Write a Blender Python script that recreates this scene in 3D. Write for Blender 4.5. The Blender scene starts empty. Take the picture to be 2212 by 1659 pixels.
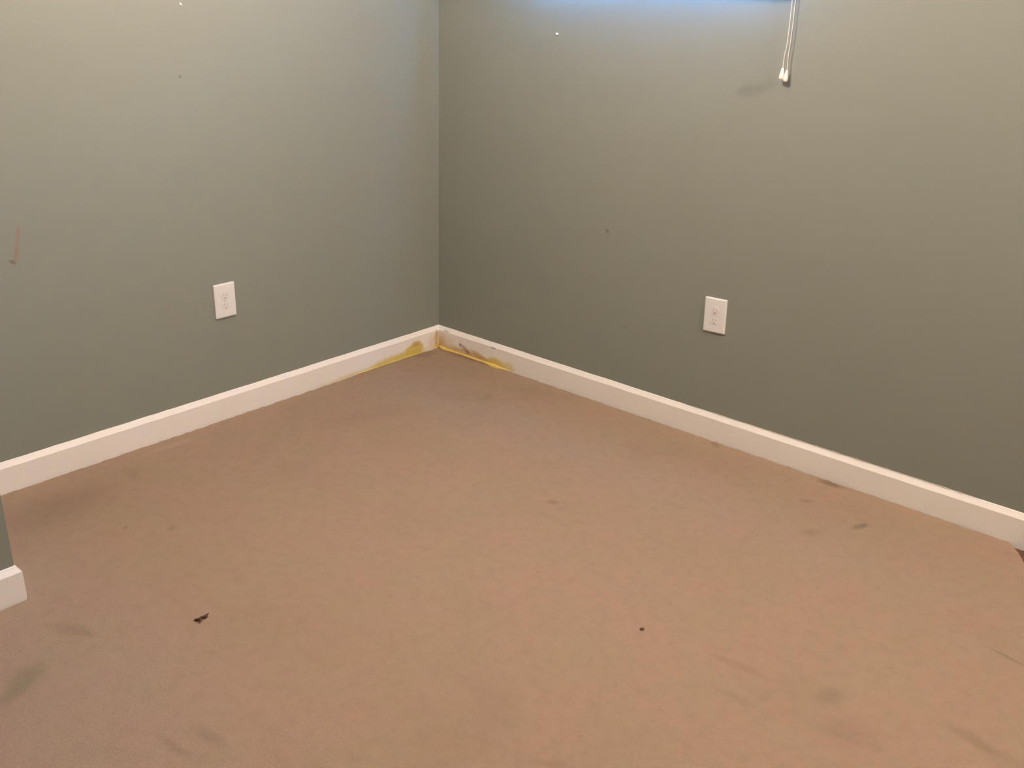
import bpy, bmesh, math, random
from mathutils import Vector, Matrix
random.seed(7)
S = bpy.context.scene
COL = S.collection
PI = math.pi

# ------------------------------------------------------------------ camera
cam_d = bpy.data.cameras.new('camera')
cam = bpy.data.objects.new('camera', cam_d)
COL.objects.link(cam)
cam_d.sensor_fit = 'HORIZONTAL'
cam_d.sensor_width = 36.0
cam_d.lens = 2060.66 / 2212.0 * 36.0
cam_d.clip_start = 0.05
Rx = Vector((0.7560507946986775, 0.6538858678869187, 0.028643805844705862))
Uy = Vector((-0.26600931667175226, 0.2669961798316716, 0.9262570287987675))
Bz = Vector((0.5980185944260642, -0.7079168819381727, 0.3758024068411613))
m = Matrix((Rx, Uy, Bz)).transposed().to_4x4()
m.translation = Vector((2.836748, -2.843722, 1.45))
cam.matrix_world = m
S.camera = cam

# ------------------------------------------------------------------ world, lights, exposure
S.view_settings.view_transform = 'Standard'
S.view_settings.look = 'None'
S.view_settings.gamma = 1.0
S.view_settings.use_curve_mapping = False
S.view_settings.exposure = 0.0
S.cycles.use_denoising = True
S.cycles.max_bounces = 5
S.cycles.use_light_tree = False
S.cycles.adaptive_threshold = 0.02
S.cycles.diffuse_bounces = 5

W = bpy.data.worlds.new('world')
S.world = W
W.use_nodes = True
wn = W.node_tree.nodes['Background']
wn.inputs[0].default_value = (0.30, 0.55, 1.0, 1)
wn.inputs[1].default_value = 1.0

WX0, WX1, WZ0, WZ1 = 0.40, 1.47, 1.550, 2.15     # the high window in the right-hand wall
DAY = 42.0
SKY = 300.0
LAMP_XYZ = (1.20, -1.25, 2.44)
LAMP2_XYZ = (3.45, -0.60, 2.44)
LAMP_E = 201.0
LAMP_COL = (1.0, 0.79, 0.65)
day_d = bpy.data.lights.new('daylight', 'AREA')
day_d.shape = 'RECTANGLE'
day_d.size = WX1 - WX0
day_d.size_y = 0.6
day_d.spread = math.radians(40)
day_d.energy = DAY
day_d.color = (0.03, 0.30, 1.0)
day = bpy.data.objects.new('daylight', day_d)
COL.objects.link(day)
day.location = ((WX0 + WX1) / 2, 0.80, 2.13)
day.rotation_euler = (math.radians(-65), 0, 0)      # skylight falling in through the high window, 25 degrees down

sky_d = bpy.data.lights.new('open_sky', 'AREA')
sky_d.shape = 'RECTANGLE'
sky_d.size = WX1 - WX0 + 0.4
sky_d.size_y = WZ1 - WZ0 + 0.3
sky_d.energy = SKY
sky_d.color = (0.16, 0.50, 1.0)
sky = bpy.data.objects.new('open_sky', sky_d)
COL.objects.link(sky)
sky.location = ((WX0 + WX1) / 2, 0.30, (WZ0 + WZ1) / 2 + 0.1)
sky.rotation_euler = (math.radians(-80), 0, 0)       # faces -Y, through the window

# ------------------------------------------------------------------ helpers
def lin(c):
    return tuple((x / 12.92 if x <= 0.04045 else ((x + 0.055) / 1.055) ** 2.4) for x in c) + (1.0,)

def new_mat(name, col, rough=0.6, spec=0.5):
    mt = bpy.data.materials.new(name)
    mt.use_nodes = True
    b = mt.node_tree.nodes['Principled BSDF']
    b.inputs['Base Color'].default_value = (*col[:3], 1)
    b.inputs['Roughness'].default_value = rough
    b.inputs['Specular IOR Level'].default_value = spec
    return mt

class NG:
    """small helper that builds a colour stack out of object-space coordinates"""
    def __init__(self, mt):
        self.mt = mt
        self.nt = mt.node_tree
        self.N = self.nt.nodes
        self.L = self.nt.links
        self.b = self.N['Principled BSDF']
        g = self.N.new('ShaderNodeNewGeometry')
        self.pos = g.outputs['Position']
        self.warp = None
    def math(self, op, a, b=None, c=None, clamp=False):
        n = self.N.new('ShaderNodeMath'); n.operation = op; n.use_clamp = clamp
        for i, v in enumerate((a, b, c)):
            if v is None: continue
            if isinstance(v, (int, float)): n.inputs[i].default_value = v
            else: self.L.new(v, n.inputs[i])
        return n.outputs[0]
    def noise(self, scale, detail=3, rough=0.5, vec=None):
        n = self.N.new('ShaderNodeTexNoise')
        n.inputs['Scale'].default_value = scale
        n.inputs['Detail'].default_value = detail
        n.inputs['Roughness'].default_value = rough
        self.L.new(vec if vec is not None else self.pos, n.inputs['Vector'])
        return n.outputs['Fac'], n.outputs['Color']
    def ramp(self, fac, lo, hi, a=0.0, b=1.0):
        n = self.N.new('ShaderNodeMapRange'); n.interpolation_type = 'SMOOTHSTEP'
        self.L.new(fac, n.inputs[0])
        for i, v in enumerate((lo, hi, a, b)): n.inputs[1 + i].default_value = v
        return n.outputs[0]
    def warped(self, scale, amt):
        _, c = self.noise(scale, 4, 0.6)
        v = self.N.new('ShaderNodeVectorMath'); v.operation = 'MULTIPLY_ADD'
        self.L.new(c, v.inputs[0]); v.inputs[1].default_value = (amt,) * 3
        s = self.N.new('ShaderNodeVectorMath'); s.operation = 'SUBTRACT'
        self.L.new(self.pos, v.inputs[2])
        self.L.new(v.outputs[0], s.inputs[0]); s.inputs[1].default_value = (amt / 2,) * 3
        return s.outputs[0]
    def xyz(self, vec):
        n = self.N.new('ShaderNodeSeparateXYZ'); self.L.new(vec, n.inputs[0]); return n.outputs
    def ellipse(self, xyz, ia, ib, e, soft=0.6):
        """1 inside the ellipse e=(u,v,ru,rv,angle), fading out; u,v on axes ia, ib"""
        u, v, ru, rv, an = e
        du = self.math('SUBTRACT', xyz[ia], u); dv = self.math('SUBTRACT', xyz[ib], v)
        c, s = math.cos(an), math.sin(an)
        p = self.math('ADD', self.math('MULTIPLY', du, c / ru), self.math('MULTIPLY', dv, s / ru))
        q = self.math('ADD', self.math('MULTIPLY', du, -s / rv), self.math('MULTIPLY', dv, c / rv))
        r = self.math('SQRT', self.math('ADD', self.math('MULTIPLY', p, p), self.math('MULTIPLY', q, q)))
        return self.ramp(r, 1.0 - soft, 1.0 + soft, 1.0, 0.0)
    def mix(self, base, col, fac, mode='MIX'):
        n = self.N.new('ShaderNodeMix'); n.data_type = 'RGBA'; n.blend_type = mode
        if isinstance(base, tuple): n.inputs[6].default_value = (*base[:3], 1)
        else: self.L.new(base, n.inputs[6])
        if isinstance(col, tuple): n.inputs[7].default_value = (*col[:3], 1)
        else: self.L.new(col, n.inputs[7])
        if isinstance(fac, (int, float)): n.inputs[0].default_value = fac
        else: self.L.new(fac, n.inputs[0])
        return n.outputs[2]
    def color(self, c): self.L.new(c, self.b.inputs['Base Color'])
    def bump(self, h, strength, dist):
        n = self.N.new('ShaderNodeBump')
        n.inputs['Strength'].default_value = strength
        n.inputs['Distance'].default_value = dist
        self.L.new(h, n.inputs['Height']); self.L.new(n.outputs[0], self.b.inputs['Normal'])

def link_mesh(name, bm, mt, parent=None, smooth=False, loc=None):
    me = bpy.data.meshes.new(name)
    bmesh.ops.recalc_face_normals(bm, faces=bm.faces)
    bm.to_mesh(me); bm.free()
    if smooth:
        for p in me.polygons: p.use_smooth = True
    o = bpy.data.objects.new(name, me)
    if mt is not None: me.materials.append(mt)
    COL.objects.link(o)
    if parent is not None: o.parent = parent
    if loc is not None: o.location = loc
    return o

def thing(name, label, cat, loc=(0, 0, 0), rot=(0, 0, 0), group=None):
    o = bpy.data.objects.new(name, None)
    o.empty_display_size = 0.05
    COL.objects.link(o)
    o.location = loc; o.rotation_euler = rot
    tag(o, label, cat, group)
    return o

def tag(o, label, cat, group=None):
    o['label'] = label; o['category'] = cat
    if group: o['group'] = group
    return o

def struct(o, label=None):
    o['kind'] = 'structure'
    if label: o['label'] = label
    return o

def add_box(bm, lo, hi):
    v = [bm.verts.new((x, y, z)) for x in (lo[0], hi[0]) for y in (lo[1], hi[1]) for z in (lo[2], hi[2])]
    for f in ((0, 1, 3, 2), (4, 6, 7, 5), (0, 4, 5, 1), (2, 3, 7, 6), (0, 2, 6, 4), (1, 5, 7, 3)):
        bm.faces.new([v[i] for i in f])

def box(name, lo, hi, mt, parent=None):
    bm = bmesh.new(); add_box(bm, lo, hi)
    return link_mesh(name, bm, mt, parent)

def add_tube(bm, pts, rads, seg=10, cap=True):
    pts = [Vector(p) for p in pts]
    if isinstance(rads, (int, float)): rads = [rads] * len(pts)
    rings = []
    up = Vector((0, 1, 0))
    for i, p in enumerate(pts):
        t = (pts[min(i + 1, len(pts) - 1)] - pts[max(i - 1, 0)]).normalized()
        a = t.cross(up)
        if a.length < 1e-4: a = t.cross(Vector((1, 0, 0)))
        a.normalize(); b = t.cross(a)
        rings.append([bm.verts.new(p + (a * math.cos(2 * PI * k / seg) + b * math.sin(2 * PI * k / seg)) * rads[i]) for k in range(seg)])
    for r0, r1 in zip(rings, rings[1:]):
        for k in range(seg):
            bm.faces.new((r0[k], r0[(k + 1) % seg], r1[(k + 1) % seg], r1[k]))
    if cap:
        bm.faces.new(rings[0]); bm.faces.new(rings[-1])

def add_lathe(bm, prof, seg=24, at=(0, 0, 0)):
    at = Vector(at); rings = []
    for r, z in prof:
        if r < 1e-6: rings.append([bm.verts.new(at + Vector((0, 0, z)))])
        else: rings.append([bm.verts.new(at + Vector((r * math.cos(2 * PI * k / seg), r * math.sin(2 * PI * k / seg), z))) for k in range(seg)])
    for a, b in zip(rings, rings[1:]):
        for k in range(seg):
            q = [a[k % len(a)], a[(k + 1) % seg % len(a)], b[(k + 1) % seg % len(b)], b[k % len(b)]]
            q = list(dict.fromkeys(q))
            if len(q) > 2: bm.faces.new(q)

# ------------------------------------------------------------------ materials
WALL_C = (0.229, 0.252, 0.224)
CARPET_C = (0.290, 0.212, 0.153)
WHITE_C = (0.89, 0.88, 0.86)

def wall_mat(name, marks=None, axes=(0, 2)):
    mt = new_mat(name, WALL_C, 0.55, 0.35)
    g = NG(mt)
    f, _ = g.noise(1.7, 3)
    c = g.mix((WALL_C[0] * 1.03, WALL_C[1] * 0.985, WALL_C[2] * 0.99), (WALL_C[0] * 0.97, WALL_C[1] * 1.015, WALL_C[2] * 1.01), f)
    f2, _ = g.noise(9.0, 4)
    c = g.mix(c, (WALL_C[0] * 0.9, WALL_C[1] * 0.9, WALL_C[2] * 0.9), g.math('MULTIPLY', f2, 0.25))
    if marks:
        xyz = g.xyz(g.warped(60, 0.006))
        for e, col, st, soft in marks:
            c = g.mix(c, col, g.math('MULTIPLY', g.ellipse(xyz, axes[0], axes[1], e, soft), st))
    g.color(c)
    h, _ = g.noise(260, 3)
    h2, _ = g.noise(35, 2)
    g.bump(g.math('ADD', g.math('MULTIPLY', h, 0.5), h2), 0.10, 0.0015)
    return mt

M_wall_left = wall_mat('sage_paint_left', [
    ((-1.1465, 1.1891, 0.0055, 0.0045, 2.67), (0.09, 0.08, 0.06), 0.45, 0.5),
    ((-1.7125, 0.7836, 0.0110, 0.0038, 1.41), (0.26, 0.13, 0.10), 0.40, 0.7),
    ((-1.7195, 0.7480, 0.0420, 0.0058, 1.33), (0.30, 0.13, 0.11), 0.42, 0.8),
    ((-1.7290, 0.7130, 0.0190, 0.0050, 1.20), (0.28, 0.13, 0.11), 0.36, 0.8),
    ((-1.7407, 0.6984, 0.0092, 0.0050, 2.40), (0.14, 0.08, 0.06), 0.62, 0.6),
    ((-1.1417, 0.4362, 0.0060, 0.0050, 1.68), (0.15, 0.10, 0.07), 0.16, 0.6)], (1, 2))
M_wall_right = wall_mat('sage_paint_right', [
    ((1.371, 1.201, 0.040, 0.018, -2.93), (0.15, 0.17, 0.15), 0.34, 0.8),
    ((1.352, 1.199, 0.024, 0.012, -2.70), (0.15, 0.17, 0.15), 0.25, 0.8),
    ((0.8677, 0.6681, 0.0088, 0.0060, 2.5), (0.14, 0.09, 0.07), 0.55, 0.5),
    ((0.9755, 0.3272, 0.015, 0.0055, -2.9), (0.22, 0.15, 0.10), 0.25, 0.8)], (0, 2))
M_wall = wall_mat('sage_paint')

def carpet_mat():
    mt = new_mat('beige_carpet', CARPET_C, 0.95, 0.1)
    g = NG(mt)
    C = CARPET_C
    f, _ = g.noise(5.0, 4, 0.6)
    c = g.mix((C[0] * 1.03, C[1] * 0.99, C[2] * 1.00), (C[0] * 0.98, C[1] * 1.01, C[2] * 0.97), g.ramp(f, 0.35, 0.65))
    f, _ = g.noise(28.0, 4, 0.65)
    c = g.mix(c, (C[0] * 0.80, C[1] * 0.79, C[2] * 0.78), g.math('MULTIPLY', g.ramp(f, 0.40, 0.75), 0.45))
    f, _ = g.noise(120.0, 3, 0.7)
    c = g.mix(c, (C[0] * 1.25, C[1] * 1.25, C[2] * 1.22), g.math('MULTIPLY', g.ramp(f, 0.50, 0.75), 0.30))
    f, _ = g.noise(2.2, 5, 0.65)
    c = g.mix(c, (C[0] * 0.74, C[1] * 0.70, C[2] * 0.70), g.math('MULTIPLY', g.ramp(f, 0.52, 0.78), 0.35))
    dk = (C[0] * 0.48, C[1] * 0.44, C[2] * 0.42)
    gn = (C[0] * 0.52, C[1] * 0.66, C[2] * 0.55)
    gy = (C[0] * 0.50, C[1] * 0.56, C[2] * 0.58)
    yl = (C[0] * 0.85, C[1] * 0.74, C[2] * 0.45)
    xyz = g.xyz(g.warped(26, 0.035))
    xyf = g.xyz(g.warped(60, 0.010))
    stains_and_shade = [
        ((0.9006, -2.2131, 0.050, 0.028, 2.08), gn, 0.50, 0.7, 0), ((0.935, -2.255, 0.035, 0.018, 2.1), gn, 0.45, 0.7, 0),
        ((0.8028, -2.0678, 0.044, 0.0189, -2.74), dk, 0.28, 0.9, 0), ((0.850, -2.045, 0.022, 0.012, -2.6), dk, 0.24, 0.8, 0),
        ((1.2594, -0.7608, 0.0187, 0.0130, -2.62), dk, 0.36, 0.5, 1), ((1.4166, -0.0365, 0.026, 0.014, 2.44), dk, 0.40, 0.6, 1),
        ((1.8346, -0.1969, 0.023, 0.013, -2.40), dk, 0.34, 0.6, 1), ((2.0235, -0.2329, 0.030, 0.012, -1.94), gy, 0.66, 0.5, 1),
        ((2.030, -0.2200, 0.012, 0.009, -1.2), gy, 0.40, 0.5, 1),
        ((1.9275, -0.3725, 0.0257, 0.0184, -1.78), dk, 0.28, 0.8, 0), ((2.2762, -1.023, 0.030, 0.021, -1.94), gy, 0.40, 0.8, 0),
        ((2.075, -1.0732, 0.0683, 0.012, -3.03), dk, 0.22, 0.8, 0), ((2.1184, -1.1797, 0.0462, 0.0108, 3.11), dk, 0.20, 0.8, 0),
        ((2.5393, -0.5945, 0.0430, 0.0055, 2.96), gy, 0.45, 0.8, 1), ((2.5811, -0.9512, 0.0643, 0.0187, 2.90), dk, 0.30, 0.8, 0),
        ((1.3651, -2.0415, 0.0496, 0.0112, -3.09), gy, 0.34, 0.9, 0), ((1.3327, -2.1075, 0.0445, 0.0095, -3.13), dk, 0.34, 0.8, 0),
        ((2.3522, -1.1132, 0.0555, 0.040, -2.59), dk, 0.22, 0.9, 0), ((0.4577, -1.7365, 0.009, 0.0060, 2.23), dk, 0.40, 0.5, 1),
        ((0.5545, -1.6442, 0.0152, 0.0112, -1.0), gy, 0.34, 0.8, 0), ((0.1923, -0.0250, 0.110, 0.020, -3.12), dk, 0.42, 0.8, 0),
        ((0.040, -0.120, 0.025, 0.050, 0.0), dk, 0.34, 0.8, 0),
        ((1.8387, -0.0320, 0.040, 0.016, 3.11), dk, 0.70, 0.6, 1), ((0.2165, -1.8379, 0.1524, 0.085, 1.77), dk, 0.30, 0.9, 0),  # last ellipse: broad shade by the left wall, put into the carpet colour
        ((0.035, -0.47, 0.020, 0.10, 0.0), yl, 0.35, 0.8, 0),
        ((1.9371, -1.6184, 0.0564, 0.0076, -2.63), dk, 0.18, 0.8, 0), ((0.3554, -0.7367, 0.1452, 0.05, -1.89), dk, 0.14, 0.9, 0),
        ((0.4733, -0.341, 0.1287, 0.05, -2.64), dk, 0.14, 0.9, 0), ((0.1692, -1.5556, 0.0465, 0.0192, 2.70), dk, 0.20, 0.9, 0),
    ]
    for e, col, st, soft, fine in stains_and_shade:
        c = g.mix(c, col, g.math('MULTIPLY', g.ellipse(xyf if fine else xyz, 0, 1, e, soft), st))
    lt = (min(1, C[0] * 1.22), C[1] * 1.18, C[2] * 1.25)
    c = g.mix(c, lt, g.math('MULTIPLY', g.ellipse(xyf, 0, 1, (0.070, -1.36, 0.085, 0.016, -1.60), 0.5), 0.55))
    g.color(c)
    v = g.N.new('ShaderNodeTexVoronoi'); v.inputs['Scale'].default_value = 210
    g.L.new(g.pos, v.inputs['Vector'])
    h, _ = g.noise(30, 3)
    g.bump(g.math('ADD', g.math('MULTIPLY', v.outputs['Distance'], -0.6), g.math('MULTIPLY', h, 0.8)), 0.25, 0.006)
    return mt
M_carpet = carpet_mat()

def base_mat(name, marks, ia):
    mt = new_mat(name, WHITE_C, 0.42, 0.45)
    g = NG(mt)
    f, _ = g.noise(6.0, 4)
    c = g.mix(WHITE_C, (WHITE_C[0] * 0.9, WHITE_C[1] * 0.89, WHITE_C[2] * 0.87), g.math('MULTIPLY', f, 0.5))
    f, _ = g.noise(90.0, 3, 0.6)
    c = g.mix(c, (0.30, 0.26, 0.21), g.math('MULTIPLY', g.ramp(f, 0.66, 0.80), 0.35))
    xyz = g.xyz(g.warped(45, 0.016))
    for e, col, st, soft in marks:
        c = g.mix(c, col, g.math('MULTIPLY', g.ellipse(xyz, ia, 2, e, soft), st))
    g.color(c)
    h, _ = g.noise(40, 2)
    g.bump(h, 0.08, 0.002)
    return mt
YEL = (0.62, 0.50, 0.10); ORG = (0.50, 0.32, 0.10); BRN = (0.25, 0.12, 0.07); DRK = (0.09, 0.06, 0.05)
M_base_left = base_mat('white_trim_left', [
    ((-0.255, 0.000, 0.165, 0.030, 0.0), YEL, 0.85, 0.30), ((-0.160, 0.028, 0.055, 0.026, 0.0), YEL, 0.90, 0.25),
    ((-0.150, 0.050, 0.026, 0.013, 0.0), ORG, 0.75, 0.40), ((-0.45, 0.000, 0.20, 0.014, 0.0), YEL, 0.50, 0.6),
    ((-0.025, 0.045, 0.013, 0.036, 0.0), ORG, 0.85, 0.45), ((-0.045, 0.030, 0.030, 0.034, 0.0), (0.62, 0.45, 0.28), 0.45, 0.7),
    ((-0.020, 0.008, 0.022, 0.012, 0.0), YEL, 0.85, 0.5), ((-0.029, 0.022, 0.004, 0.005, 0.0), BRN, 0.7, 0.5)], 1)
M_base_right = base_mat('white_trim_right', [
    ((0.19, 0.006, 0.19, 0.020, 0.0), ORG, 0.80, 0.35), ((0.12, 0.018, 0.09, 0.016, 0.0), (0.58, 0.46, 0.26), 0.45, 0.7),
    ((0.255, 0.022, 0.050, 0.012, -0.25), ORG, 0.70, 0.5), ((0.350, 0.010, 0.055, 0.026, 0.0), YEL, 0.85, 0.35),
    ((0.425, 0.010, 0.030, 0.026, 0.0), YEL, 0.60, 0.5), ((0.030, 0.030, 0.024, 0.034, 0.0), ORG, 0.60, 0.6),
    ((0.022, 0.012, 0.020, 0.022, 0.0), ORG, 0.80, 0.5), ((0.060, 0.035, 0.040, 0.035, 0.0), (0.60, 0.48, 0.32), 0.40, 0.8),
    ((0.175, 0.030, 0.030, 0.011, -0.45), BRN, 0.62, 0.6), ((0.143, 0.043, 0.007, 0.007, 0.0), DRK, 0.62, 0.5),
    ((0.190, 0.026, 0.007, 0.005, 0.0), DRK, 0.5, 0.5), ((0.148, 0.060, 0.0015, 0.010, 0.0), BRN, 0.3, 0.6),
    ((0.055, 0.084, 0.016, 0.003, 0.0), (0.3, 0.26, 0.2), 0.6, 0.5),
    ((0.335, 0.0790, 0.013, 0.0025, 0.0), DRK, 0.6, 0.4)], 0)
M_base = base_mat('white_trim', [], 0)

M_ceil = new_mat('ceiling_white', (0.78, 0.76, 0.72), 0.9, 0.2)
g = NG(M_ceil); f, _ = g.noise(70, 4); g.bump(f, 0.3, 0.004)
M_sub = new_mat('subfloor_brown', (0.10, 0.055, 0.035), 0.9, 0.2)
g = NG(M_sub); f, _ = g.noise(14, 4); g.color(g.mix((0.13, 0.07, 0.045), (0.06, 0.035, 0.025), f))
M_plate = new_mat('ivory_plastic', (0.80, 0.80, 0.80), 0.32, 0.5)
g = NG(M_plate); f, _ = g.noise(55, 3); g.color(g.mix((0.78, 0.80, 0.82), (0.74, 0.75, 0.75), g.math('MULTIPLY', f, 0.6)))
M_face = new_mat('receptacle_plastic', (0.78, 0.73, 0.68), 0.35, 0.5)
g = NG(M_face); f, _ = g.noise(80, 3); g.color(g.mix((0.76, 0.77, 0.78), (0.72, 0.72, 0.71), f))
M_hole = new_mat('dark_slot', (0.10, 0.075, 0.06), 0.8, 0.2)
M_slot = new_mat('grey_slot', (0.36, 0.32, 0.29), 0.8, 0.2)
g = NG(M_slot); f, _ = g.noise(200, 2); g.color(g.mix((0.44, 0.41, 0.38), (0.36, 0.33, 0.30), f))
g = NG(M_hole); f, _ = g.noise(200, 2); g.color(g.mix((0.20, 0.16, 0.13), (0.14, 0.11, 0.09), f))
M_screw = new_mat('painted_screw', (0.60, 0.55, 0.49), 0.4, 0.5)
g = NG(M_screw); f, _ = g.noise(200, 2); g.color(g.mix((0.70, 0.69, 0.68), (0.62, 0.60, 0.58), f))
M_cord = new_mat('white_cord', (0.80, 0.78, 0.75), 0.75, 0.2)
g = NG(M_cord); f, _ = g.noise(500, 2); g.color(g.mix((0.82, 0.80, 0.77), (0.7, 0.68, 0.65), f))
M_tassel = new_mat('white_tassel_plastic', (0.90, 0.87, 0.84), 0.3, 0.5)
g = NG(M_tassel); f, _ = g.noise(60, 2); g.color(g.mix((0.91, 0.88, 0.85), (0.86, 0.83, 0.80), f))
M_blind = new_mat('blind_vinyl', (0.80, 0.80, 0.80), 0.4, 0.4)
g = NG(M_blind); f, _ = g.noise(20, 2); g.color(g.mix((0.82, 0.82, 0.82), (0.76, 0.76, 0.76), f))
M_foam = new_mat('yellow_glue', (0.72, 0.52, 0.16), 0.5, 0.4)
g = NG(M_foam); f, _ = g.noise(60, 3)
g.color(g.mix((0.74, 0.57, 0.19), (0.60, 0.42, 0.11), f)); g.bump(f, 0.4, 0.003)
M_caulk = new_mat('grey_caulk', (0.42, 0.40, 0.36), 0.7, 0.3)
g = NG(M_caulk); f, _ = g.noise(45, 3); g.color(g.mix((0.52, 0.50, 0.45), (0.38, 0.36, 0.31), f))
M_leaf = new_mat('dry_brown_leaf', (0.06, 0.03, 0.02), 0.8, 0.2)
g = NG(M_leaf); f, _ = g.noise(300, 3); g.color(g.mix((0.12, 0.055, 0.04), (0.045, 0.025, 0.018), f))
M_crumb = new_mat('brown_crumb', (0.10, 0.06, 0.03), 0.9, 0.2)
g = NG(M_crumb); f, _ = g.noise(300, 3); g.color(g.mix((0.17, 0.10, 0.055), (0.09, 0.055, 0.03), f))
M_fleck = new_mat('white_plaster', (0.85, 0.85, 0.80), 0.7, 0.3)
g = NG(M_fleck); f, _ = g.noise(300, 3); g.color(g.mix((0.88, 0.88, 0.83), (0.75, 0.74, 0.70), f))
M_frame = new_mat('window_vinyl', (0.80, 0.80, 0.79), 0.35, 0.5)
g = NG(M_frame); f, _ = g.noise(12, 2); g.color(g.mix((0.82, 0.82, 0.81), (0.76, 0.76, 0.75), f))
M_glass = bpy.data.materials.new('window_glass'); M_glass.use_nodes = True
nt = M_glass.node_tree; nt.nodes.clear()
oo = nt.nodes.new('ShaderNodeOutputMaterial'); mx = nt.nodes.new('ShaderNodeMixShader')
tr = nt.nodes.new('ShaderNodeBsdfTransparent'); gl = nt.nodes.new('ShaderNodeBsdfGlossy'); fr = nt.nodes.new('ShaderNodeFresnel')
gl.inputs['Roughness'].default_value = 0.02
nt.links.new(fr.outputs[0], mx.inputs[0]); nt.links.new(tr.outputs[0], mx.inputs[1]); nt.links.new(gl.outputs[0], mx.inputs[2]); nt.links.new(mx.outputs[0], oo.inputs[0])
M_lamp = bpy.data.materials.new('lamp_diffuser'); M_lamp.use_nodes = True
b = M_lamp.node_tree.nodes['Principled BSDF']
b.inputs['Base Color'].default_value = (0.8, 0.78, 0.74, 1)
b.inputs['Emission Color'].default_value = (*LAMP_COL, 1)
b.inputs['Emission Strength'].default_value = LAMP_E
M_metal = new_mat('lamp_ring_metal', (0.6, 0.58, 0.55), 0.3, 0.5)
M_metal.node_tree.nodes['Principled BSDF'].inputs['Metallic'].default_value = 0.9

# ------------------------------------------------------------------ room shell
H = 2.44
XE, YE = 4.00, -4.20          # far corners of the room behind the viewer
BX, BY = 0.592, -2.091        # jog of the left-hand wall towards the viewer
ZF = -0.012                   # underside of the carpet

bm = bmesh.new()              # right-hand wall with the opening of the high window
T = 0.14
for lo, hi in (((-T, 0, ZF), (WX0, T, H)), ((WX1, 0, ZF), (XE + T, T, H)), ((WX0, 0, ZF), (WX1, T, WZ0)), ((WX0, 0, WZ1), (WX1, T, H))):
    add_box(bm, lo, hi)
bmesh.ops.remove_doubles(bm, verts=bm.verts, dist=1e-5)
seen = {}
for f in list(bm.faces):
    k = tuple(sorted(v.index for v in f.verts))
o = link_mesh('wall_right', bm, M_wall_right); struct(o, 'sage green painted wall with the second outlet and the hanging cords')
struct(box('wall_left', (-T, BY, ZF), (0, 0, H), M_wall_left), 'sage green painted wall with the faint red crayon mark')
struct(box('wall_jog', (-T, YE, ZF), (BX, BY, H), M_wall), 'end of the green wall jutting in above the short baseboard')
struct(box('wall_back', (-T, YE - T, ZF), (XE + T, YE, H), M_wall), 'sage green wall behind the viewer')
struct(box('wall_side', (XE, YE, ZF), (XE + T, 0, H), M_wall), 'sage green wall beyond the frame')
struct(box('ceiling', (-T, YE - T, H), (XE + T, T, H + 0.1), M_ceil), 'white ceiling')
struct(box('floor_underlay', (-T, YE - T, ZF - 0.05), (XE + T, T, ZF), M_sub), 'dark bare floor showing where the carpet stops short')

# carpet: its edge is cut a little unevenly along the baseboards; a corner is pulled back by the right wall
BT = 0.012
def edge(p0, p1, n, jit, nx, ny):
    out = []
    for i in range(n):
        t = i / n
        x = p0[0] + (p1[0] - p0[0]) * t; y = p0[1] + (p1[1] - p0[1]) * t
        a = random.uniform(-jit * 0.2, jit) if 0 < i else 0.0
        out.append((x + nx * a, y + ny * a))
    return out
e = 0.0020
loop = []
loop += edge((BT + e, -BT - e), (2.36, -BT - e), 150, 0.0052, 0, -1)
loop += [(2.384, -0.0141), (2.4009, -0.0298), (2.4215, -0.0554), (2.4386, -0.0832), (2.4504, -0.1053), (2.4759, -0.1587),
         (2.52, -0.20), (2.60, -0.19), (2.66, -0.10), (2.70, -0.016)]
loop += edge((2.72, -BT - e), (XE - BT, -BT - e), 20, 0.003, 0, -1)
loop += edge((XE - BT, -BT - e), (XE - BT, YE + BT), 4, 0.0, 0, 0)
loop += edge((XE - BT, YE + BT), (BX + BT + e, YE + BT), 4, 0.0, 0, 0)
loop += edge((BX + BT + e, YE + BT), (BX + BT + e, BY + BT + e), 60, 0.003, 1, 0)
loop += edge((BX + BT + e, BY + BT + e), (BT + e, BY + BT + e), 24, 0.003, 0, 1)
loop += edge((BT + e, BY + BT + e), (BT + e, -BT - e), 130, 0.0050, 1, 0)
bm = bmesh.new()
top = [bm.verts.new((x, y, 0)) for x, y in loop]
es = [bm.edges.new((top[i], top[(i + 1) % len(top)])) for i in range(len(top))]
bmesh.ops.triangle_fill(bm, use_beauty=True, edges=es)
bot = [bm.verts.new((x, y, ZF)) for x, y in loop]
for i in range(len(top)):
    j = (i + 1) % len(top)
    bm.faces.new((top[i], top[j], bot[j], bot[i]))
o = link_mesh('floor', bm, M_carpet); struct(o, 'worn beige wall-to-wall carpet with scattered staining and one shade patch in its colour')

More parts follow.
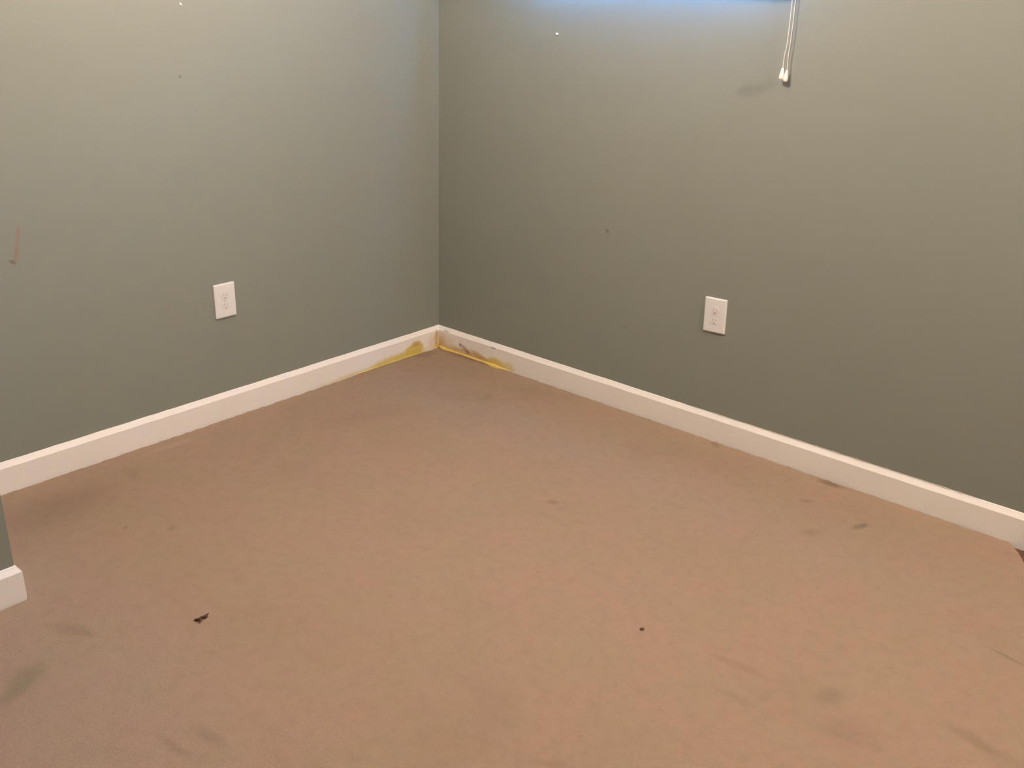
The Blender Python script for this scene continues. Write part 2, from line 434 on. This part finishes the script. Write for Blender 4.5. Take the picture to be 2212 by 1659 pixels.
# baseboards: one swept profile each, mitred into the corners
PROF = [(0.0, ZF), (BT, ZF), (BT, 0.0805), (0.0114, 0.0822), (0.0085, 0.0868), (0.0045, 0.0935), (0.0025, 0.0978), (0.0, 0.0990)]
def baseboard(name, s, e_, nrm, ks, ke, mt, label, n=40, wob=0.0006):
    s = Vector((*s, 0)); e_ = Vector((*e_, 0)); d = (e_ - s).normalized(); nn = Vector((*nrm, 0))
    bm = bmesh.new(); rings = []
    for i in range(n + 1):
        t = i / n; w = random.uniform(-wob, wob)
        ring = []
        for off, z in PROF:
            a = s + d * (ks * off); b_ = e_ - d * (ke * off)
            p = a.lerp(b_, t) + nn * off
            ring.append(bm.verts.new((p.x, p.y, z + (w if z > 0.05 else 0))))
        rings.append(ring)
    for a, b_ in zip(rings, rings[1:]):
        for k in range(len(PROF) - 1):
            bm.faces.new((a[k], a[k + 1], b_[k + 1], b_[k]))
        bm.faces.new((a[-1], a[0], b_[0], b_[-1]))
    bm.faces.new(rings[0]); bm.faces.new(rings[-1])
    return struct(link_mesh(name, bm, mt), label)
bb_r = baseboard('baseboard_right', (0, 0), (XE, 0), (0, -1), 1, 1, M_base_right, 'white baseboard under the right wall, yellow and brown stained near the corner', 90)
bb_l = baseboard('baseboard_left', (0, 0), (0, BY), (1, 0), 1, 1, M_base_left, 'white baseboard under the left wall, yellow stained near the corner', 60)
baseboard('baseboard_return', (0, BY), (BX, BY), (0, 1), 1, -1, M_base, 'white baseboard on the hidden return of the jog', 8)
baseboard('baseboard_jog', (BX, BY), (BX, YE), (1, 0), -1, 1, M_base, 'short end of white baseboard wrapping the outer wall corner', 30)
baseboard('baseboard_back', (BX, YE), (XE, YE), (0, 1), 1, 1, M_base, 'white baseboard behind the viewer', 6)
baseboard('baseboard_side', (XE, YE), (XE, 0), (-1, 0), 1, 1, M_base, 'white baseboard beyond the frame', 6)

# thin worn caulk line on top of the right-hand baseboard
bm = bmesh.new()
pts = []; rad = []
x = 1.26
while x < 2.30:
    k = min(1, (x - 1.26) / 0.08, (2.30 - x) / 0.08)
    pts.append((x, -0.0004, 0.0988 + random.uniform(-0.0002, 0.0004))); rad.append(0.0005 + k * random.uniform(0.0008, 0.0019)); x += 0.02
add_tube(bm, pts, rad, 6)
o = link_mesh('caulk_line', bm, M_caulk, bb_r, True); o['label'] = 'uneven greyish caulk line on top edge'

# yellow glue squeezed out below the baseboards in the corner
def bead(name, pts, rad, parent_thing, seg=9):
    bm = bmesh.new(); add_tube(bm, pts, rad, seg)
    for v in bm.verts: v.co += Vector((random.uniform(-1, 1), random.uniform(-1, 1), random.uniform(-1, 1))) * 0.0006
    return link_mesh(name, bm, M_foam, parent_thing, True)
g1 = thing('glue_bead', 'thick ragged yellow glue bead oozing onto the carpet from the corner baseboard', 'glue', (0.2, -0.014, 0))
g1.location = (0, 0, 0)
P = [(0.016, -0.013, 0.004), (0.030, -0.015, 0.004), (0.045, -0.019, 0.003), (0.060, -0.021, 0.002), (0.085, -0.018, 0.003), (0.11, -0.0165, 0.003), (0.14, -0.016, 0.003),
     (0.17, -0.0155, 0.0035), (0.20, -0.0165, 0.003), (0.225, -0.016, 0.003), (0.25, -0.0165, 0.003), (0.28, -0.0155, 0.003), (0.30, -0.016, 0.003),
     (0.322, -0.019, 0.003), (0.340, -0.022, 0.002), (0.358, -0.0225, 0.002), (0.372, -0.021, 0.002), (0.388, -0.017, 0.002), (0.40, -0.0145, 0.002), (0.43, -0.0135, 0.001)]
Rr = [0.0055, 0.0085, 0.0105, 0.0098, 0.0068, 0.0058, 0.0056, 0.0054, 0.0060, 0.0054, 0.0060, 0.0052, 0.0060, 0.0085, 0.0115, 0.0118, 0.0100, 0.0060, 0.0035, 0.0015]
bead('glue_strip', P, Rr, g1)
g2 = thing('glue_bead', 'thin yellow glue bead under the baseboard of the wall with the red mark', 'glue')
P = [(0.0135, -0.016, 0.003), (0.0145, -0.030, 0.003), (0.014, -0.045, 0.0015)]
P2 = [(0.0130, -0.105 - i * 0.03, 0.002) for i in range(14)]
bead('glue_strip', P, [0.004, 0.0042, 0.0015], g2)
bead('glue_strip', P2, [0.0012] + [random.uniform(0.0014, 0.0024) for _ in range(12)] + [0.001], g2)

# ------------------------------------------------------------------ wall outlets
def rounded_rect(w, h, r, n=5):
    out = []
    for cx, cy, a0 in ((w / 2 - r, h / 2 - r, 0), (-w / 2 + r, h / 2 - r, 90), (-w / 2 + r, -h / 2 + r, 180), (w / 2 - r, -h / 2 + r, 270)):
        for i in range(n + 1):
            a = math.radians(a0 + 90 * i / n)
            out.append((cx + r * math.cos(a), cy + r * math.sin(a)))
    return out
def loft(bm, loops):
    rings = [[bm.verts.new(p) for p in lp] for lp in loops]
    for a, b_ in zip(rings, rings[1:]):
        for k in range(len(a)):
            bm.faces.new((a[k], a[(k + 1) % len(a)], b_[(k + 1) % len(b_)], b_[k]))
    bm.faces.new(rings[0]); bm.faces.new(rings[-1])
def recept_outline(n=24):       # round face with flattened top and bottom
    r, hh = 0.0162, 0.0134
    return [(r * math.cos(2 * PI * k / n), max(-hh, min(hh, r * math.sin(2 * PI * k / n)))) for k in range(n)]
def outlet(label, loc, rot):
    """local frame: x across, y up, z out of the wall"""
    t = thing('wall_outlet', label, 'outlet', loc, rot)
    w, h = 0.0835, 0.1220
    bm = bmesh.new()
    L = []
    for z, ins, r in ((0.0, 0.0, 0.003), (0.0042, 0.0, 0.003), (0.0056, 0.0012, 0.003), (0.0064, 0.0036, 0.0025), (0.0068, 0.0065, 0.002)):
        L.append([(x, y, z) for x, y in rounded_rect(w - 2 * ins, h - 2 * ins, r)])
    loft(bm, L)
    link_mesh('cover_plate', bm, M_plate, t)
    for sy in (1, -1):
        oy = sy * 0.0180
        bm = bmesh.new()
        o2 = recept_outline()
        loft(bm, [[(x * 1.0, y * 1.0 + oy, 0.0062) for x, y in o2], [(x, y + oy, 0.0073) for x, y in o2], [(x * 0.95, y * 0.95 + oy, 0.0077) for x, y in o2]])
        rc = link_mesh('receptacle', bm, M_face, t)
        for nm, sx, hx, hy in (('slot', -0.0058, 0.0009, 0.0042), ('slot', 0.0058, 0.0009, 0.0034)):
            bm = bmesh.new(); add_box(bm, (sx - hx, oy + 0.003 - hy, 0.0070), (sx + hx, oy + 0.003 + hy, 0.0078))
            link_mesh(nm, bm, M_slot, rc)
        bm = bmesh.new()
        lp = [(0.0026 * math.cos(a * PI / 6), oy - 0.0085 + max(-0.0016, 0.0026 * math.sin(a * PI / 6))) for a in range(12)]
        loft(bm, [[(x, y, 0.0070) for x, y in lp], [(x, y, 0.0078) for x, y in lp]])
        link_mesh('ground_hole', bm, M_hole, rc)
        # dark seam ring round the receptacle face
    bm = bmesh.new()
    add_lathe(bm, [(0.0, 0.0062), (0.0034, 0.0062), (0.0034, 0.0075), (0.0024, 0.0082), (0.0, 0.0084)], 14)
    sc = link_mesh('screw', bm, M_screw, t, True)
    bm = bmesh.new(); add_box(bm, (-0.0026, -0.0004, 0.0082), (0.0026, 0.0004, 0.0086)); link_mesh('screw_slot', bm, M_slot, sc)
    return t
# local z -> wall normal.  left wall normal +x: x_local = +y, y_local = +z
ol = outlet('clean white duplex outlet plate sitting level on the wall with the red mark', (0.0, -1.0595, 0.4377), (0, 0, 0))
ol.rotation_euler = (PI / 2, 0, PI / 2)
orr = outlet('cream duplex outlet plate, slightly crooked, on the wall below the hanging cords', (1.3412, 0.0, 0.4559), (0, 0, 0))
orr.matrix_world = Matrix.Translation((1.3412, 0, 0.4559)) @ Matrix.Rotation(PI / 2, 4, 'X') @ Matrix.Rotation(math.radians(2.0), 4, 'Z')

# ------------------------------------------------------------------ window and blind above the frame
win = struct(box('window_1', (WX0, 0.085, WZ0), (WX1, 0.125, WZ0 + 0.035), M_frame), 'high narrow window behind the blind, above the picture')
for lo, hi in (((WX0, 0.085, WZ1 - 0.035), (WX1, 0.125, WZ1)), ((WX0, 0.085, WZ0 + 0.035), (WX0 + 0.035, 0.125, WZ1 - 0.035)),
               ((WX1 - 0.035, 0.085, WZ0 + 0.035), (WX1, 0.125, WZ1 - 0.035)), (((WX0 + WX1) / 2 - 0.02, 0.085, WZ0 + 0.035), ((WX0 + WX1) / 2 + 0.02, 0.125, WZ1 - 0.035))):
    box('window_frame', lo, hi, M_frame, win)
for x0, x1 in ((WX0 + 0.035, (WX0 + WX1) / 2 - 0.02), ((WX0 + WX1) / 2 + 0.02, WX1 - 0.035)):
    box('window_pane', (x0, 0.103, WZ0 + 0.035), (x1, 0.107, WZ1 - 0.035), M_glass, win)
struct(box('trim_1', (WX0 - 0.0, 0.0, WZ0 - 0.001), (WX1, 0.085, WZ0 + 0.004), M_frame), 'white sill board of the high window')
BLX0, BLX1, BLY = 0.355, 1.474, -0.075
bl = thing('window_blind', 'white slatted blind over the high window, above the picture', 'blind', ((BLX0 + BLX1) / 2, BLY, WZ1 + 0.03))
def local(o, lo, hi): return tuple(a - b for a, b in zip(lo, o.location)), tuple(a - b for a, b in zip(hi, o.location))
lo, hi = local(bl, (BLX0, BLY - 0.018, WZ1 + 0.035), (BLX1 + 0.05, -0.001, WZ1 + 0.06)); box('headrail', lo, hi, M_blind, bl)
BLZ0 = 1.522
n = 27
z = WZ1 + 0.018
slat_me = None
k = 0
while z > BLZ0 + 0.02:
    if slat_me is None:
        bm = bmesh.new()
        prof = []
        for i in range(7):
            t = -1 + i / 3
            prof.append((t * 0.0125, 0.0022 * (1 - t * t)))
        ca, sa = math.cos(math.radians(72)), math.sin(math.radians(72))
        rings = []
        for x in (BLX0, BLX1):
            rings.append([bm.verts.new((x - bl.location.x, a * ca - b_ * sa, a * sa + b_ * ca)) for a, b_ in prof] +
                         [bm.verts.new((x - bl.location.x, a * ca - (b_ - 0.0006) * sa, a * sa + (b_ - 0.0006) * ca)) for a, b_ in reversed(prof)])
        m_ = len(rings[0])
        for i in range(m_): bm.faces.new((rings[0][i], rings[0][(i + 1) % m_], rings[1][(i + 1) % m_], rings[1][i]))
        bm.faces.new(rings[0]); bm.faces.new(rings[1])
        s0 = link_mesh('slat', bm, M_blind, bl); slat_me = s0.data
    else:
        s0 = bpy.data.objects.new('slat', slat_me); COL.objects.link(s0); s0.parent = bl
    s0.location = (0, 0, z - bl.location.z)
    z -= 0.021
lo, hi = local(bl, (BLX0, BLY - 0.010, BLZ0 - 0.004), (BLX1, BLY + 0.010, BLZ0 + 0.010)); box('bottom_rail', lo, hi, M_blind, bl)

# two pull cords hanging in front of the wall
def pull_cord(label, pts, tip, dirv):
    top = (pts[0][0] + 0.001, -0.030, WZ1 + 0.03)
    t = thing('pull_cord', label, 'cord', tip, group='pull cords of the window blind')
    o_ = Vector(tip)
    bm = bmesh.new()
    P = [Vector(top), Vector((pts[0][0] + 0.001, -0.027, 1.80))] + [Vector(p) for p in pts]
    # smooth
    Q = []
    for i in range(len(P) - 1):
        p0 = P[max(0, i - 1)]; p1 = P[i]; p2 = P[i + 1]; p3 = P[min(len(P) - 1, i + 2)]
        for s in range(6):
            u = s / 6
            Q.append(0.5 * ((2 * p1) + (p2 - p0) * u + (2 * p0 - 5 * p1 + 4 * p2 - p3) * u * u + (3 * p1 - p0 - 3 * p2 + p3) * u ** 3))
    Q.append(P[-1])
    add_tube(bm, [q - o_ for q in Q], 0.00105, 7)
    link_mesh('cord', bm, M_cord, t, True)
    bm = bmesh.new()
    add_lathe(bm, [(0.0, 0.0), (0.0046, 0.0002), (0.0066, 0.0022), (0.0072, 0.006), (0.0066, 0.014), (0.0052, 0.022), (0.0042, 0.028), (0.0036, 0.032), (0.0024, 0.0345), (0.0, 0.035)], 20)
    ts = link_mesh('tassel', bm, M_tassel, t, True)
    ax = Vector(dirv).normalized()
    ts.rotation_mode = 'QUATERNION'
    ts.rotation_quaternion = Vector((0, 0, 1)).rotation_difference(ax)
    return t
pull_cord('thin white blind cord, the one of the pair whose bell tassel hangs slightly higher', [(1.4822, -0.018, 1.4653), (1.4837, -0.018, 1.4018), (1.4834, -0.018, 1.3372), (1.4801, -0.018, 1.3134), (1.48, -0.018, 1.2712)],
          (1.4788, -0.019, 1.2415), (0.0016, 0.0, 0.031))
pull_cord('thin white blind cord, the one of the pair whose tassel touches its dark shadow', [(1.4925, -0.018, 1.4655), (1.494, -0.018, 1.4022), (1.4937, -0.018, 1.3377), (1.4925, -0.018, 1.3142), (1.4942, -0.018, 1.269)],
          (1.4917, -0.016, 1.2360), (0.0020, -0.0010, 0.033))

# ------------------------------------------------------------------ flecks on the walls, crumbs on the carpet
def fleck(label, loc, rot, s):
    bm = bmesh.new()
    bmesh.ops.create_icosphere(bm, subdivisions=2, radius=1.0)
    for v in bm.verts:
        v.co = Vector((v.co.x * s[0], v.co.y * s[1], v.co.z * s[2])) * random.uniform(0.88, 1.12)
    o = link_mesh('plaster_fleck', bm, M_fleck, None, True, loc)
    o.rotation_euler = rot
    return tag(o, label, 'fleck')
fleck('tiny white plaster fleck on the green wall that the blind cords hang against', (0.5944, -0.0010, 1.3323), (0, 0.1, 0), (0.0068, 0.0016, 0.0044))
fleck('tiny white plaster fleck high on the green wall with the red mark', (0.0010, -1.1210, 1.4003), (0.7, 0, 0), (0.0014, 0.0034, 0.0060))

bm = bmesh.new()                # shrivelled scrap lying on the carpet
O = Vector((0.998, -1.828, 0.0))
add_tube(bm, [Vector(p) - O for p in ((0.9900, -1.8450, 0.003), (0.9945, -1.8415, 0.0045), (0.9985, -1.8370, 0.0055), (0.9990, -1.8300, 0.0060), (0.9990, -1.8220, 0.0055), (0.9975, -1.8140, 0.0050), (0.9960, -1.8080, 0.0065))],
         [0.0016, 0.0026, 0.0034, 0.0040, 0.0032, 0.0024, 0.0012], 7)
add_tube(bm, [Vector(p) - O for p in ((0.9990, -1.8310, 0.005), (1.0040, -1.8370, 0.0045), (1.0085, -1.8425, 0.002))], [0.0034, 0.0030, 0.0014], 7)
add_tube(bm, [Vector(p) - O for p in ((0.9990, -1.8260, 0.005), (1.0030, -1.8200, 0.0045), (1.0040, -1.8150, 0.0035))], [0.0024, 0.0022, 0.0010], 6)
for v in bm.verts:
    v.co += Vector((random.uniform(-1, 1), random.uniform(-1, 1), random.uniform(-1, 1))) * 0.0006
    v.co.z = max(v.co.z, -0.001)
o = link_mesh('leaf_scrap', bm, M_leaf, None, True, O)
tag(o, 'dark brown shrivelled scrap lying on the beige carpet in front of the short baseboard end', 'debris')
bm = bmesh.new()
bmesh.ops.create_icosphere(bm, subdivisions=2, radius=1.0)
for v in bm.verts:
    v.co = Vector((v.co.x * 0.0058, v.co.y * 0.0040, v.co.z * 0.0034)) * random.uniform(0.8, 1.2)
    if v.co.x > 0.002: v.co.z += 0.0012
    v.co.z = max(v.co.z, -0.002)
o = link_mesh('carpet_crumb', bm, M_crumb, None, True, (1.8235, -1.1145, 0.0024)); o.rotation_euler = (0, 0, 0.7)
tag(o, 'small round brown crumb alone on the open beige carpet', 'debris')

# ------------------------------------------------------------------ ceiling lights (above the picture)
def ceiling_light(label, loc, drop=0.0):
    cl = thing('ceiling_light', label, 'ceiling light', loc)
    bm = bmesh.new(); add_lathe(bm, [(0.0, 0.0), (0.095, 0.0), (0.100, -0.010), (0.092, -0.022), (0.0, -0.022)], 32); link_mesh('base_ring', bm, M_metal, cl, True)
    if drop: bm = bmesh.new(); add_lathe(bm, [(0.0, -0.022), (0.008, -0.022), (0.008, -0.024 - drop), (0.0, -0.024 - drop)], 12); link_mesh('stem', bm, M_metal, cl, True)
    bm = bmesh.new(); add_lathe(bm, [(0.0, -0.024), (0.060, -0.024)] + [(0.12 * math.sin(math.radians(t)), -0.140 + 0.12 * math.cos(math.radians(t))) for t in range(30, 180, 10)] + [(0.0, -0.26)], 32); link_mesh('glass_globe', bm, M_lamp, cl, True, (0, 0, -drop))
ceiling_light('round globe ceiling light above the stained corner, outside the picture', LAMP_XYZ)
ceiling_light('round globe ceiling light beyond the right edge of the picture', LAMP2_XYZ)
